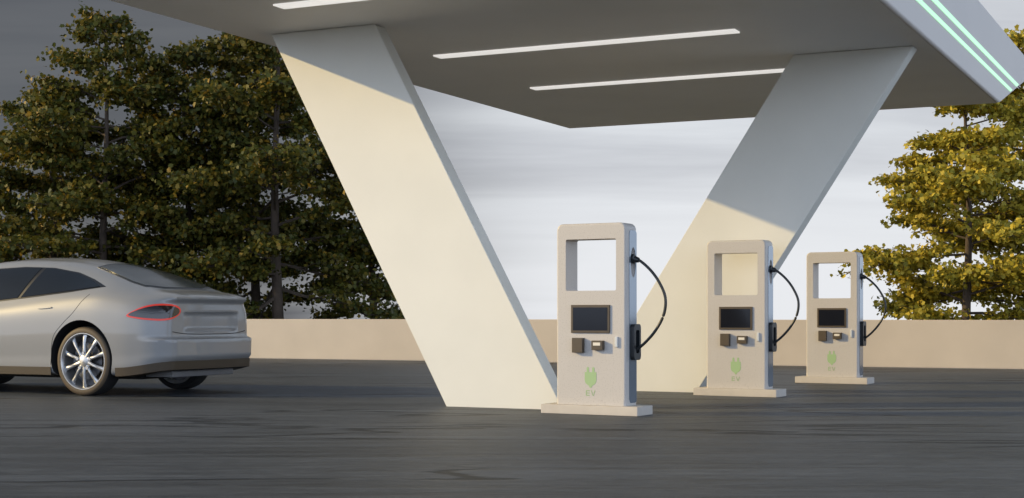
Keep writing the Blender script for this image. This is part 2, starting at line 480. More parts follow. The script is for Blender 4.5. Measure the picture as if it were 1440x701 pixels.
    pts = crom([(HW + 0.01, 0.035, 1.306), (HW + 0.065, 0.035, 1.298), (HW + 0.165, 0.035, 1.215), (HW + 0.245, 0.035, 1.11), (HW + 0.298, 0.035, 0.985),
                (HW + 0.285, 0.035, 0.85), (HW + 0.215, 0.035, 0.72), (HW + 0.12, 0.035, 0.615), (HW + 0.03, 0.035, 0.545)], 8)
    bm = bmesh.new()
    add_tube(bm, pts, [0.017] * 3 + [0.0125] * (len(pts) - 5) + [0.016] * 2, 10)
    mesh_obj('charging_cable', bm, M['rubber'], root, smooth=60)
    # handle ring
    bm = bmesh.new()
    outer = rounded_rect(-0.030, 0.105, 0.462, 0.765, 0.035, 5)
    inner = rounded_rect(0.004, 0.074, 0.52, 0.715, 0.02, 5)
    n = len(outer)
    x0, x1 = HW - 0.004, HW + 0.044
    vo0 = [bm.verts.new((x0, y, z)) for y, z in outer]; vo1 = [bm.verts.new((x1, y, z)) for y, z in outer]
    vi0 = [bm.verts.new((x0, y, z)) for y, z in inner]; vi1 = [bm.verts.new((x1, y, z)) for y, z in inner]
    for i in range(n):
        j = (i + 1) % n
        bm.faces.new((vo0[i], vo0[j], vo1[j], vo1[i])); bm.faces.new((vi0[i], vi1[i], vi1[j], vi0[j]))
        bm.faces.new((vo1[i], vo1[j], vi1[j], vi1[i])); bm.faces.new((vo0[i], vi0[i], vi0[j], vo0[j]))
    bmesh.ops.bevel(bm, geom=[e for e in bm.edges if e.verts[0].co.x > HW + 0.035 and e.verts[1].co.x > HW + 0.035 and
                              len({round(math.hypot(0, 0), 3)}) and len(e.link_faces) == 2 and e.calc_face_angle(0) > 1.0], offset=0.012, segments=3, affect='EDGES')
    mesh_obj('connector_handle', bm, M['black'], root, smooth=50)
    return root

ch = make_charger()
spots = [((0.719, 12.725), 'nearest white ev charger, in front of the foot of the left slanting column'),
         ((2.372, 15.565), 'middle white ev charger, before the sunlit foot of the right slanting column'),
         ((3.985, 18.455), 'farthest white ev charger, with only the low beige wall and sky behind it')]
for i, ((x, y), lab) in enumerate(spots):
    o = ch if i == 0 else copy_tree(ch)
    o.location = (x, y, 0); o.rotation_euler = (0, 0, CA); o['label'] = lab

# ------------------------------------------------------------------ car
def pchip(xs, ys):
    xs = np.array(xs, float); ys = np.array(ys, float)
    h = np.diff(xs); dl = np.diff(ys) / h
    d = np.zeros_like(xs)
    d[0], d[-1] = dl[0], dl[-1]
    for i in range(1, len(xs) - 1):
        if dl[i - 1] * dl[i] > 0:
            w1 = 2 * h[i] + h[i - 1]; w2 = h[i] + 2 * h[i - 1]
            d[i] = (w1 + w2) / (w1 / dl[i - 1] + w2 / dl[i])
    def f(x):
        x = np.clip(x, xs[0], xs[-1])
        i = min(max(int(np.searchsorted(xs, x)) - 1, 0), len(xs) - 2)
        t = (x - xs[i]) / h[i]
        return float((1 + 2 * t) * (1 - t) ** 2 * ys[i] + t * (1 - t) ** 2 * h[i] * d[i] + t * t * (3 - 2 * t) * ys[i + 1] + t * t * (t - 1) * h[i] * d[i + 1])
    return f

S0, S1 = -0.87, 3.72
f_zc = pchip([-.87, -.78, -.62, -.45, -.2, .2, .7, 1.2, 1.7, 2.1, 2.45, 2.7, 3.0, 3.3, 3.55, 3.72],
             [1.030, 1.065, 1.105, 1.165, 1.26, 1.385, 1.462, 1.482, 1.450, 1.335, 1.10, .960, .885, .805, .71, .60])
f_w = pchip([-.87, -.82, -.74, -.62, -.40, 0, .8, 2, 2.85, 3.2, 3.45, 3.62, 3.72], [.66, .735, .795, .845, .885, .905, .905, .905, .90, .865, .80, .69, .56])
f_zb = pchip([-.87, -.5, -.1, .5, 1.2, 2, 2.6, 3.2, 3.55, 3.72], [.965, 1.02, 1.065, 1.04, .985, .94, .88, .77, .66, .57])
f_wr = pchip([-.87, -.6, -.3, .2, 1, 1.6, 2.2, 2.6, 3.2, 3.72], [.60, .60, .575, .555, .59, .595, .595, .66, .66, .42])
f_dr = pchip([-.87, -.6, -.2, .2, 1, 2, 2.6, 3.2, 3.72], [.012, .02, .045, .075, .092, .075, .03, .035, .02])
f_zbot = pchip([-.87, -.6, -.3, 2.9, 3.4, 3.72], [.30, .25, .21, .21, .23, .30])

NS = 10
BOT = [0, .22, .42, .58, .69, .725, .76, .795, .85, .92]
def section(s):
    w, zb, zc, wr, zr, z0 = f_w(s), f_zb(s), f_zc(s), f_wr(s), f_zc(s) - f_dr(s), f_zbot(s)
    zm = z0 + (zb - z0) * 0.55
    P = [(0, z0), (w * .86, z0), (w * .965, z0 + .035), (w * .988, z0 + (zb - z0) * .27), (w, zm),
         (w - .018, z0 + (zb - z0) * .84), (w - .075, zb + .002), (wr, zr), (wr * .55, zc - f_dr(s) * .28), (0, zc)]
    ext = [(-P[1][0], P[1][1])] + P + [(-P[-2][0], P[-2][1])]
    out = []
    n = NS
    for i in range(1, len(ext) - 2):
        p0, p1, p2, p3 = (np.array(ext[i + k]) for k in (-1, 0, 1, 2))
        def kn(t, a, b): return t + max(np.linalg.norm(b - a), 1e-6) ** 0.5
        t0 = 0; t1 = kn(t0, p0, p1); t2 = kn(t1, p1, p2); t3 = kn(t2, p2, p3)
        for k in range(n):
            t = t1 + (t2 - t1) * k / n
            A1 = (t1 - t) / (t1 - t0) * p0 + (t - t0) / (t1 - t0) * p1
            A2 = (t2 - t) / (t2 - t1) * p1 + (t - t1) / (t2 - t1) * p2
            A3 = (t3 - t) / (t3 - t2) * p2 + (t - t2) / (t3 - t2) * p3
            B1 = (t2 - t) / (t2 - t0) * A1 + (t - t0) / (t2 - t0) * A2
            B2 = (t3 - t) / (t3 - t1) * A2 + (t - t1) / (t3 - t1) * A3
            out.append((t2 - t) / (t2 - t1) * B1 + (t - t1) / (t2 - t1) * B2)
    out.append(np.array(ext[-2]))
    a = np.array(out); a[0, 0] = 0; a[-1, 0] = 0
    a[:NS, 0] = np.array(BOT) * a[NS, 0]; a[:NS, 1] = a[NS, 1]
    a[:, 0] = np.maximum(a[:, 0], 0)
    return a
_sec = {}
def sec(s):
    k = round(s, 4)
    if k not in _sec: _sec[k] = section(s)
    return _sec[k]
def ss(a, b, x):
    t = min(max((x - a) / (b - a), 0), 1); return t * t * (3 - 2 * t)
def deform(s, y, z):
    """moulded forms of the tail: lip, plate recess, bumper ledge"""
    wt = ss(-.55, -.85, s)
    dx = 0.0
    dx += -0.035 * ss(.955, 1.015, z)
    dx += -0.065 * ss(.615, .585, z)
    dx += 0.05 * ss(.42, .33, z)
    dx += 0.034 * ss(.455, .415, abs(y)) * ss(.672, .695, z) * ss(.875, .850, z)
    dx -= 0.05 * (1 - (y / .8) ** 2) * ss(.9, .3, abs(y))
    return (s + dx * wt, y, z)
def side_y(s, z):
    a = sec(s)[2 * NS:7 * NS + 1]
    return float(np.interp(z, a[:, 1], a[:, 0]))
def top_z(s, y):
    a = sec(s)[6 * NS + 1:][::-1]
    return float(np.interp(abs(y), a[:, 0], a[:, 1]))

CAR_O = Vector((-4.00, 16.25, 0)); CAR_R = math.pi - ANG
car = empty('parked_car', CAR_O, CAR_R, 'white fastback saloon, paint darkened to grey, seen from behind, tinted windows and a red-rimmed tail lamp', 'car')
st = list(np.linspace(S0, -.5, 16)) + list(np.linspace(-.47, 3.3, 70)) + list(np.linspace(3.34, S1, 12))
bm = bmesh.new()
rings = []
for s in st:
    a = sec(s)
    half = [bm.verts.new(deform(s, y, z)) for y, z in a]
    other = [half[0]] + [bm.verts.new(deform(s, -y, z)) for y, z in a[1:-1]] + [half[-1]]
    rings.append((half, other))
for (h0, o0), (h1, o1) in zip(rings, rings[1:]):
    for A, B in ((h0, h1), (o0, o1)):
        for i in range(len(A) - 1):
            bm.faces.new((A[i], A[i + 1], B[i + 1], B[i]))
def cap(s, ring_, zmid, ks):
    a = sec(s)
    prev = ring_[0] + ring_[1][1:-1][::-1]
    base = [(y, z) for y, z in a] + [(-y, z) for y, z in a[1:-1][::-1]]
    for k in ks:
        cur = [bm.verts.new(deform(s, y * k, zmid + (z - zmid) * k)) for y, z in base]
        for i in range(len(cur)):
            j = (i + 1) % len(cur)
            bm.faces.new((prev[i], prev[j], cur[j], cur[i]))
        prev = cur
    cv = bm.verts.new(deform(s, 0, zmid))
    for i in range(len(prev)):
        bm.faces.new((prev[i], prev[(i + 1) % len(prev)], cv))
def tail_cap():
    """rows across the tail at every height of the outline, so that the moulded forms stay crisp"""
    half, other = rings[0]
    a = sec(S0)
    fr = [1.0] + BOT[::-1]
    fr = fr + [-f for f in fr[::-1][1:]]
    prev = half[:NS + 1][::-1] + other[1:NS + 1]
    for i in range(NS + 1, 9 * NS):
        y, z = a[i]
        cur = [half[i]] + [bm.verts.new(deform(S0, y * f, z)) for f in fr[1:-1]] + [other[i]]
        for k in range(len(cur) - 1):
            bm.faces.new((prev[k], prev[k + 1], cur[k + 1], cur[k]))
        prev = cur
    for k in range(len(prev) - 1):
        bm.faces.new((prev[k], prev[k + 1], half[-1]))
tail_cap()
cap(S1, rings[-1], .45, [.9, .7, .45, .2])
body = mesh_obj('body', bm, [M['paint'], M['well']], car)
AX0 = 0.09; WB_ = 2.94; WR = 0.35; WLAT = 0.872
cuts = []
for ax in (AX0, WB_):
    for sy in (1, -1):
        bmc = bmesh.new()
        ring0 = [(ax + .405 * math.cos(t), sy * .56, WR + .035 + .405 * math.sin(t)) for t in [2 * math.pi * k / 56 for k in range(56)]]
        add_prism(bmc, ring0, (0, sy * .6, 0))
        # open downwards
        c = mesh_obj('cutter', bmc, [M['well']], car)
        cuts.append(c)
        m2 = body.modifiers.new('c', 'BOOLEAN'); m2.object = c; m2.operation = 'DIFFERENCE'; m2.solver = 'EXACT'
        m2.material_mode = 'TRANSFER'
dg = bpy.context.evaluated_depsgraph_get()
apply_mods(body, 38)
for c in cuts: bpy.data.objects.remove(c)

def patch(fn, poly, name, mat, parent, off, rings_=7, thick=0.004):
    """fill a closed outline (list of 2D points) lying on the surface fn(u,v)->(pos, normal)"""
    poly = np.array(poly); cen = poly.mean(0)
    bm = bmesh.new()
    def lay(o):
        prev = None
        outer = None
        for r in range(rings_, 0, -1):
            k = r / rings_
            cur = []
            for p in poly:
                q = cen + (p - cen) * k
                pos, nor = fn(q[0], q[1])
                cur.append(bm.verts.new(Vector(pos) + Vector(nor) * o))
            if prev is None: outer = cur
            else:
                for i in range(len(cur)):
                    j = (i + 1) % len(cur)
                    bm.faces.new((prev[i], prev[j], cur[j], cur[i]))
            prev = cur
        pos, nor = fn(cen[0], cen[1]); c = bm.verts.new(Vector(pos) + Vector(nor) * o)
        for i in range(len(prev)):
            bm.faces.new((prev[i], prev[(i + 1) % len(prev)], c))
        return outer
    o1 = lay(off)
    # skirt back to the body so that the pane has an edge
    o0 = []
    for p in poly:
        pos, nor = fn(p[0], p[1]); o0.append(bm.verts.new(Vector(pos) + Vector(nor) * (off - thick - 0.006)))
    for i in range(len(o1)):
        j = (i + 1) % len(o1)
        bm.faces.new((o0[i], o0[j], o1[j], o1[i]))
    return mesh_obj(name, bm, mat, parent, smooth=40)

def nrm(f, u, v, e=0.012, flip=1):
    p = Vector(f(u, v)); a = Vector(f(u + e, v)) - Vector(f(u - e, v)); b = Vector(f(u, v + e)) - Vector(f(u, v - e))
    n = a.cross(b)
    if n.length < 1e-9: n = Vector((0, 0, 1))
    return p, n.normalized() * flip
def side_surf(sy):
    def f(s, z): return deform(s, sy * side_y(s, z), z)
    def g(s, z):
        p, n = nrm(f, s, z)
        if n.y * sy < 0: n = -n
        return p, n
    return g
def top_surf(s, y):
    def f(s, y): return (s, y, top_z(s, y))
    p, n = nrm(f, s, y)
    if n.z < 0: n = -n
    return p, n
def smooth_poly(pts, n=6):
    P = [Vector((a, b, 0)) for a, b in pts]
    out = []
    N = len(P)
    for i in range(N):
        p0, p1, p2, p3 = P[i - 1], P[i], P[(i + 1) % N], P[(i + 2) % N]
        for k in range(n):
            t = k / n
            q = 0.5 * ((2 * p1) + (p2 - p0) * t + (2 * p0 - 5 * p1 + 4 * p2 - p3) * t * t + (3 * p1 - p0 - 3 * p2 + p3) * t ** 3)
            out.append((q.x, q.y))
    return out
def dense(pts, n=6):
    out = []
    for i in range(len(pts)):
        a, b = pts[i], pts[(i + 1) % len(pts)]
        for k in range(n):
            out.append((a[0] + (b[0] - a[0]) * k / n, a[1] + (b[1] - a[1]) * k / n))
    return out

for sy in (1, -1):
    g = side_surf(sy)
    trim_o = [(-.12, 1.135), (.3, 1.082), (.8, 1.030), (1.3, .985), (1.9, .955), (2.42, .950), (2.30, 1.03), (2.10, 1.17), (1.85, 1.285), (1.5, 1.345), (1.1, 1.360), (.7, 1.345), (.35, 1.290), (.10, 1.215)]
    t = patch(g, dense(trim_o, 5), 'window_trim', M['trim'], car, .004, 8)
    patch(g, dense([(-.05, 1.135), (.3, 1.094), (.8, 1.043), (.98, 1.026), (.80, 1.338), (.68, 1.330), (.36, 1.277), (.12, 1.203)], 6), 'rear_side_window', M['glass'], car, .009)
    patch(g, dense([(1.03, 1.022), (1.3, .998), (1.9, .968), (2.36, .963), (2.26, 1.03), (2.07, 1.16), (1.83, 1.272), (1.5, 1.332), (1.1, 1.347), (.86, 1.343)], 6), 'front_side_window', M['glass'], car, .009)
    # door handle, door seam
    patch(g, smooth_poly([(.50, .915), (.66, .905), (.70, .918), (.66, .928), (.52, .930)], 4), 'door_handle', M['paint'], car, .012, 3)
    seam = crom([(.02, 1.06, 0), (.10, .98, 0), (.20, .86, 0), (.33, .75, 0), (.46, .60, 0), (.50, .32, 0)], 10)
    bm = bmesh.new(); add_tube(bm, [Vector(g(p.x, p.y)[0]) - Vector(g(p.x, p.y)[1]) * .0015 for p in seam], .0035, 6)
    mesh_obj('door_seam', bm, M['well'], car)
    seam = crom([(1.28, .985, 0), (1.24, .85, 0), (1.22, .6, 0), (1.24, .32, 0)], 10)
    bm = bmesh.new(); add_tube(bm, [Vector(g(p.x, p.y)[0]) - Vector(g(p.x, p.y)[1]) * .0015 for p in seam], .0035, 6)
    mesh_obj('door_seam', bm, M['well'], car)
    # sill strip between the wheels
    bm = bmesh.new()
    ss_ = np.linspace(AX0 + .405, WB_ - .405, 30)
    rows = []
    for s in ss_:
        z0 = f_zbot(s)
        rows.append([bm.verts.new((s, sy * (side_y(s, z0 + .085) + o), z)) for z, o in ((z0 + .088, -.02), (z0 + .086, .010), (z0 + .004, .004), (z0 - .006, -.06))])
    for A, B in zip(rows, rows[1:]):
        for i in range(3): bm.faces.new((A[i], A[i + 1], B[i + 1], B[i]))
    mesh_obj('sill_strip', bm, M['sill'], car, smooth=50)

patch(top_surf, dense([(.30, 0), (.29, -.25), (.24, -.47), (.0, -.53), (-.3, -.575), (-.49, -.56), (-.57, -.3), (-.585, 0), (-.57, .3), (-.49, .56), (-.3, .575), (.0, .53), (.24, .47), (.29, .25)], 3), 'rear_window_trim', M['trim'], car, .003)
patch(top_surf, dense([(.265, 0), (.255, -.25), (.21, -.44), (.0, -.50), (-.3, -.545), (-.46, -.53), (-.535, -.3), (-.55, 0), (-.535, .3), (-.46, .53), (-.3, .545), (.0, .50), (.21, .44), (.255, .25)], 3), 'rear_window', M['rear_glass'], car, .008)
patch(top_surf, dense([(1.86, 0), (1.88, -.25), (1.93, -.50), (2.2, -.545), (2.5, -.60), (2.60, -.3), (2.62, 0), (2.60, .3), (2.5, .60), (2.2, .545), (1.93, .50), (1.88, .25)], 3), 'windscreen', M['glass'], car, .006)

# wrap-around coordinates of the tail (a = arc from the middle of the tail, +a to the left flank)
_wr = {}
def wrap_line(z):
    k = round(z, 3)
    if k not in _wr:
        yo = side_y(S0, z)
        P = [deform(S0, yo * t, z) for t in np.linspace(0, 1, 14)]
        P += [deform(s, side_y(s, z), z) for s in np.linspace(S0, .6, 60)[1:]]
        P = np.array(P)
        A = np.concatenate([[0], np.cumsum(np.linalg.norm(np.diff(P[:, :2], axis=0), axis=1))])
        _wr[k] = (A, P)
    return _wr[k]
def wrap(a, z):
    A, P = wrap_line(z)
    x = np.interp(abs(a), A, P[:, 0]); y = np.interp(abs(a), A, P[:, 1]) * (1 if a >= 0 else -1)
    return (x, y, z)
def wrap_g(a, z):
    p, n = nrm(wrap, a, z, .015)
    c = Vector((p.x - .3, p.y, 0))
    if n.x * (p.x - .6) + n.y * p.y < 0: n = -n
    return p, n
tear = [(1.10, .838), (1.00, .886), (.87, .926), (.73, .942), (.60, .934), (.53, .904), (.53, .862), (.61, .820), (.73, .796), (.87, .800), (1.00, .814)]
def scale_poly(pts, k):
    c = np.array(pts).mean(0); return [tuple(c + (np.array(p) - c) * np.array(k)) for p in pts]
for sy in (1,):          # the photograph shows one lamp, on the near quarter
    T = [(sy * a, z) for a, z in tear]
    lm = patch(wrap_g, smooth_poly(scale_poly(T, (1.05, 1.16)), 5), 'tail_lamp', M['red'], car, .008, 8)
    patch(wrap_g, smooth_poly(scale_poly(T, (.97, .90)), 5), 'lens', M['lamp_glass'], lm, .013, 8)
# bumper band
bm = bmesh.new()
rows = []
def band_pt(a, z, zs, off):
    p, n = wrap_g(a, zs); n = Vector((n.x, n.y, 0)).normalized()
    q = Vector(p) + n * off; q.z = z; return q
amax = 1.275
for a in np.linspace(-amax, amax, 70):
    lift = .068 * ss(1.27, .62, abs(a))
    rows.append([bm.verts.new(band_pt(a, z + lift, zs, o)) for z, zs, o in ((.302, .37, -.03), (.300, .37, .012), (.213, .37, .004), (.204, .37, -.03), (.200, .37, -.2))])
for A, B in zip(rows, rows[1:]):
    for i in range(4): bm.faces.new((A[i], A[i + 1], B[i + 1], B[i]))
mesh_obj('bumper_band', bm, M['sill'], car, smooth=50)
bm = bm_box(-.80, -.45, -.52, .52, .195, .262, .01, 2)
mesh_obj('diffuser', bm, M['grey_plastic'], car, smooth=40)
bm = bm_box(-.42, 3.3, -.56, .56, .17, .215)
mesh_obj('underbody', bm, M['well'], car)
# plate recess panel and boot seam
for zz, amx in ((.640, .62),):
    bm = bmesh.new(); add_tube(bm, [Vector(wrap_g(a, zz + .03 * (a / .62) ** 4)[0]) for a in np.linspace(-amx, amx, 30)], .004, 6)
    mesh_obj('boot_seam', bm, M['well'], car)
# headlamps, grille and number-free nose (out of the photograph's view)
for sy in (1, -1):
    patch(side_surf(sy), smooth_poly([(3.28, .70), (3.45, .66), (3.60, .60), (3.58, .55), (3.42, .58), (3.28, .63)], 4), 'headlamp', M['tab'], car, .006, 4)

def make_wheel(front, sy):
    ax = WB_ if front else AX0
    root = mesh_obj('wheel', bmesh.new(), M['alloy'], car)
    # spokes, hub, bolts
    bm = bmesh.new()
    yo = 0.0   # outer face plane of tyre at y = 0, inwards is -y (mirrored for the right side)
    for k in range(10):
        t = 2 * math.pi * k / 10 + math.pi / 2
        pair = (1 if k % 2 else -1) * 0.05
        rows = []
        for r, w, dep, th in ((.045, .030, -.022, .03), (.10, .017, -.018, .03), (.17, .0155, -.020, .03), (.235, .022, -.028, .03), (.268, .029, -.034, .03)):
            ca, sa = math.cos(t + pair * (r - .1)), math.sin(t + pair * (r - .1))
            rad = Vector((ca, 0, sa)); tan = Vector((-sa, 0, ca))
            c = rad * r + Vector((0, dep, 0))
            rows.append([bm.verts.new(c - tan * w + Vector((0, -.010, 0))), bm.verts.new(c - tan * w * .45), bm.verts.new(c + tan * w * .45), bm.verts.new(c + tan * w + Vector((0, -.010, 0))),
                         bm.verts.new(c + tan * w * .7 + Vector((0, -th, 0))), bm.verts.new(c - tan * w * .7 + Vector((0, -th, 0)))])
        for A, B in zip(rows, rows[1:]):
            for i in range(6): bm.faces.new((A[i], A[(i + 1) % 6], B[(i + 1) % 6], B[i]))
        bm.faces.new(rows[0]); bm.faces.new(rows[-1][::-1])
    add_lathe_y(bm, [(-.05, .001), (-.05, .062), (-.026, .066), (-.016, .045), (-.014, .001)], 30)
    for k in range(5):
        t = 2 * math.pi * k / 5 + math.pi / 2
        add_tube(bm, [(.083 * math.cos(t), -.04, .083 * math.sin(t)), (.083 * math.cos(t), -.012, .083 * math.sin(t))], [.021, .017], 12)
    bmesh.ops.recalc_face_normals(bm, faces=bm.faces[:])
    bm.to_mesh(root.data); bm.free()
    root.data.shade_smooth(); root.data.set_sharp_from_angle(angle=R(40))
    root.location = (ax, sy * WLAT, WR); root.rotation_euler = (0, 0, 0 if sy > 0 else math.pi)
    bm = bmesh.new()
    tw = .235
    prof_t = [(-.012, .286), (-.002, .292), (.0, .310), (-.006, .330), (-.020, .344), (-.045, WR), (-tw + .045, WR), (-tw + .02, .344), (-tw, .31), (-tw + .01, .286)]
    add_lathe_y(bm, prof_t, 64)
    for f in bm.faces:
        c = f.calc_center_median(); rr = math.hypot(c.x, c.z)
        f.material_index = 0 if c.y > -.03 else 1
    mesh_obj('tyre', bm, [M['tyre'], M['tread']], root, smooth=40)
    bm = bmesh.new()
    add_lathe_y(bm, [(-.004, .287), (-.004, .279), (-.012, .272), (-.05, .262), (-tw + .02, .255), (-tw + .01, .286), (-.02, .286)], 64)
    mesh_obj('rim', bm, M['alloy'], root, smooth=40)
    bm = bmesh.new()
    add_lathe_y(bm, [(-.085, .05), (-.085, .185), (-.105, .185), (-.105, .05)], 40)
    add_lathe_y(bm, [(-.15, .001), (-.15, .255), (-.16, .255), (-.16, .001)], 40)
    mesh_obj('brake_disc', bm, M['disc'], root, smooth=40)
    root.scale = (1.03, 1.0, 1.03); root.location.z = WR * 1.03
    return root
for front in (False, True):
    for sy in (1, -1):
        make_wheel(front, sy)

# ------------------------------------------------------------------ trees
LEAF = np.array([(0, -.46), (.36, -.30), (.34, -.04), (.46, .16), (.22, .26), (.0, .54), (-.22, .26), (-.46, .16), (-.34, -.04), (-.36, -.30)])
def make_tree(name, loc, H, rad, seed, mat, label, group, base_frac=0.16, lean=(0, 0), trunk_r=0.12, dens=1.0, sparse=False, leaf=0.108):
    puff = 1.1 if sparse else 1.15
    rng = np.random.default_rng(seed)
    root = empty(name, loc, 0, label, 'tree', group)
    bm = bmesh.new()
    n = 12
    tp = []
    for i in range(n + 1):
        t = i / n
        tp.append(Vector((lean[0] * t * t * H + .05 * math.sin(t * 7 + seed) * (t > 0), lean[1] * t * t * H + .05 * math.cos(t * 6 + seed * 2) * (t > 0), t * H)))
    add_tube(bm, [tp[0] - Vector((0, 0, .3))] + tp, [trunk_r * 1.35] + [trunk_r * (1 - .93 * (i / n) ** .85) * (1.2 if i == 0 else 1) + .006 for i in range(n + 1)], 10)
    def trunk_at(t):
        k = min(int(t * n), n - 1); f = t * n - k
        return tp[k].lerp(tp[k + 1], f)
    centres, sizes, dirs = [], [], []
    nb = int((44 if not sparse else 44) * dens)
    ga = rng.uniform(0, 6.28)
    for b in range(nb):
        t = base_frac + (1 - base_frac) * ((b + rng.uniform(0, .9)) / nb) ** .92
        t = min(t, .985)
        ga += 2.39996 + rng.normal(0, .35)
        prof = (1 - t) ** (.66 if sparse else .64) * (.80 + .3 * min(1, (t - base_frac) / .18)) + .07
        L = rad * prof * rng.uniform(.55, 1.28)
        p0 = trunk_at(t)
        rise = .45 * (t - .20) + rng.normal(0, .24)
        pts = [p0]
        hd = np.array([math.cos(ga), math.sin(ga)])
        side = np.array([-hd[1], hd[0]])
        bend = rng.normal(0, .12)
        for q in (.2, .4, .6, .8, 1.0):
            zz = L * (rise * q + .22 * q * q - .25 * q ** 3) + rng.normal(0, .02)
            xy = hd * L * q + side * L * bend * q * q
            pts.append(p0 + Vector((xy[0], xy[1], zz)))
        br = trunk_r * .30 * (1 - t * .6)
        add_tube(bm, pts, [br * (1 - .85 * k / 5) + .004 for k in range(6)], 5, cap=False)
        # twigs with leaf sprays
        ntw = max(4, int(L * (13 if not sparse else 12)))
        for w in range(ntw):
            q = .22 + .78 * (w + rng.uniform(0, 1)) / ntw
            k = min(int(q * 5), 4); f = q * 5 - k
            s0 = pts[k].lerp(pts[k + 1], f)
            sg = 1 if w % 2 else -1
            tl = L * rng.uniform(.16, .36) * (1.25 - .6 * q) + .12
            ang = ga + sg * rng.uniform(.5, 1.15)
            e = s0 + Vector((math.cos(ang) * tl, math.sin(ang) * tl, tl * rng.normal(.10, .16)))
            if rng.uniform() < .7:
                add_tube(bm, [s0, s0.lerp(e, .55) + Vector((0, 0, .02)), e], [br * .32 + .004, br * .2 + .003, .003], 4, cap=False)
            m = int(rng.integers(3, 6))
            for c in range(m):
                ff = .35 + .7 * (c + rng.uniform(0, 1)) / m
                centres.append(np.array(s0.lerp(e, ff))); sizes.append((.15 + .17 * rng.uniform()) * puff); dirs.append(ang)
        centres.append(np.array(pts[-1])); sizes.append(.25); dirs.append(ga)
    for t in np.linspace(.9, 1.0, 6):
        centres.append(np.array(trunk_at(min(t, .999)))); sizes.append(.22); dirs.append(rng.uniform(0, 6.28))
    mesh_obj('trunk', bm, M['bark'], root, smooth=60)
    # leaves
    centres = np.array(centres); sizes = np.array(sizes); dirs = np.array(dirs)
    per = 7 if not sparse else 8
    N = len(centres) * per
    ci = np.repeat(np.arange(len(centres)), per)
    d = rng.normal(0, 1, (N, 3)); d /= np.linalg.norm(d, axis=1)[:, None]
    d *= (rng.uniform(0, 1, (N, 1)) ** .4)
    d[:, 2] *= .48 if sparse else .58
    P = centres[ci] + d * sizes[ci][:, None] * rng.uniform(.7, 1.5, (N, 1))
    yaw = dirs[ci] + rng.normal(0, .9, N)
    tilt = rng.normal(.30, .75, N); roll = rng.normal(0, .70, N)
    sz = leaf * rng.uniform(.7, 1.25, N)
    ax = np.stack([np.cos(yaw) * np.cos(tilt), np.sin(yaw) * np.cos(tilt), -np.sin(tilt)], 1)
    sx = np.stack([-np.sin(yaw), np.cos(yaw), np.zeros(N)], 1)
    up = np.cross(ax, sx)
    sx = sx * np.cos(roll)[:, None] + up * np.sin(roll)[:, None]
    up = np.cross(ax, sx)
    nv = len(LEAF)
    fold = np.abs(LEAF[:, 0]) * .35
    V = (P[:, None, :] + sx[:, None, :] * (LEAF[None, :, 0:1] * sz[:, None, None]) + ax[:, None, :] * (LEAF[None, :, 1:2] * sz[:, None, None])
         + up[:, None, :] * (fold[None, :, None] * sz[:, None, None]))
    V = V.reshape(-1, 3)
    me = bpy.data.meshes.new('crown')
    me.vertices.add(N * nv); me.vertices.foreach_set('co', V.astype(np.float32).ravel())
    me.loops.add(N * nv); me.loops.foreach_set('vertex_index', np.arange(N * nv, dtype=np.int32))
    me.polygons.add(N); me.polygons.foreach_set('loop_start', np.arange(0, N * nv, nv, dtype=np.int32))
    me.update(calc_edges=True)
    at = me.attributes.new('leaf_tint', 'FLOAT', 'FACE')
    branch_tone = rng.normal(0, .16, len(centres))
    tint = np.clip(.42 + branch_tone[ci] + rng.normal(0, .20, N), 0, 1)
    at.data.foreach_set('value', tint.astype(np.float32))
    me.materials.append(mat)
    o = bpy.data.objects.new('crown', me); link(o, root)
    return root, N

GL, GR = 'trees behind the low wall', 'trees behind the low wall'
total = 0
trees = [
    # name, loc, H, rad, seed, mat, label, kwargs
    ((-9.05, 33.2), 7.5, 2.5, 3, 'leaf_darkened', 'darkened olive tree at the left whose pointed top stands highest against open sky', dict(base_frac=.14)),
    ((-10.55, 34.2), 6.0, 2.3, 11, 'leaf_darkened', 'leftmost darkened olive tree, lower than the pointed tree beside it', dict(base_frac=.12)),
    ((-7.55, 34.6), 6.9, 2.4, 5, 'leaf_darkened', 'darkened olive tree between the pointed tall tree and the left end of the canopy', dict(base_frac=.14)),
    ((-5.20, 33.0), 8.2, 2.5, 8, 'leaf_darkened', 'tall darkened olive tree reaching the canopy, right of two trunks beside the left column', dict(base_frac=.13, trunk_r=.14)),
    ((-6.00, 35.0), 7.7, 2.3, 21, 'leaf_darkened', 'darkened olive tree with bare lower stem, left of two trunks beside the left column', dict(base_frac=.15, trunk_r=.13)),
    ((-3.35, 36.0), 5.1, 1.65, 14, 'leaf_darkened', 'small darkened olive tree half hidden behind the left slanting column', dict(base_frac=.16)),
    ((9.30, 30.5), 6.3, 2.15, 17, 'leaf_gold', 'golden yellow tree behind the wall at the right, its whole trunk in view', dict(base_frac=.09, sparse=True, lean=(-.004, 0), trunk_r=.10, dens=1.1)),
    ((11.35, 32.5), 6.9, 2.5, 29, 'leaf_gold', 'golden tree at the right edge of the photo, behind the canopy corner', dict(base_frac=.08, sparse=True, dens=1.1)),
]
for (x, y), H, rad, seed, mt, lab, kw in trees:
    nm = 'autumn_tree' if mt == 'leaf_gold' else 'leafy_tree'
    _, n_ = make_tree(nm, (x, y, 0), H, rad, seed, M[mt], lab, GL, **kw)
    total += n_
print('leaves', total)

# ------------------------------------------------------------------ light, sky
SUN_EL = R(20)
sun = bpy.data.lights.new('sun', 'SUN'); sun.energy = 3.45; sun.angle = R(0.6); sun.color = (1.0, 0.745, 0.34)
so = bpy.data.objects.new('sun', sun); link(so); so.rotation_euler = (0, -(math.pi / 2 - SUN_EL), 0)

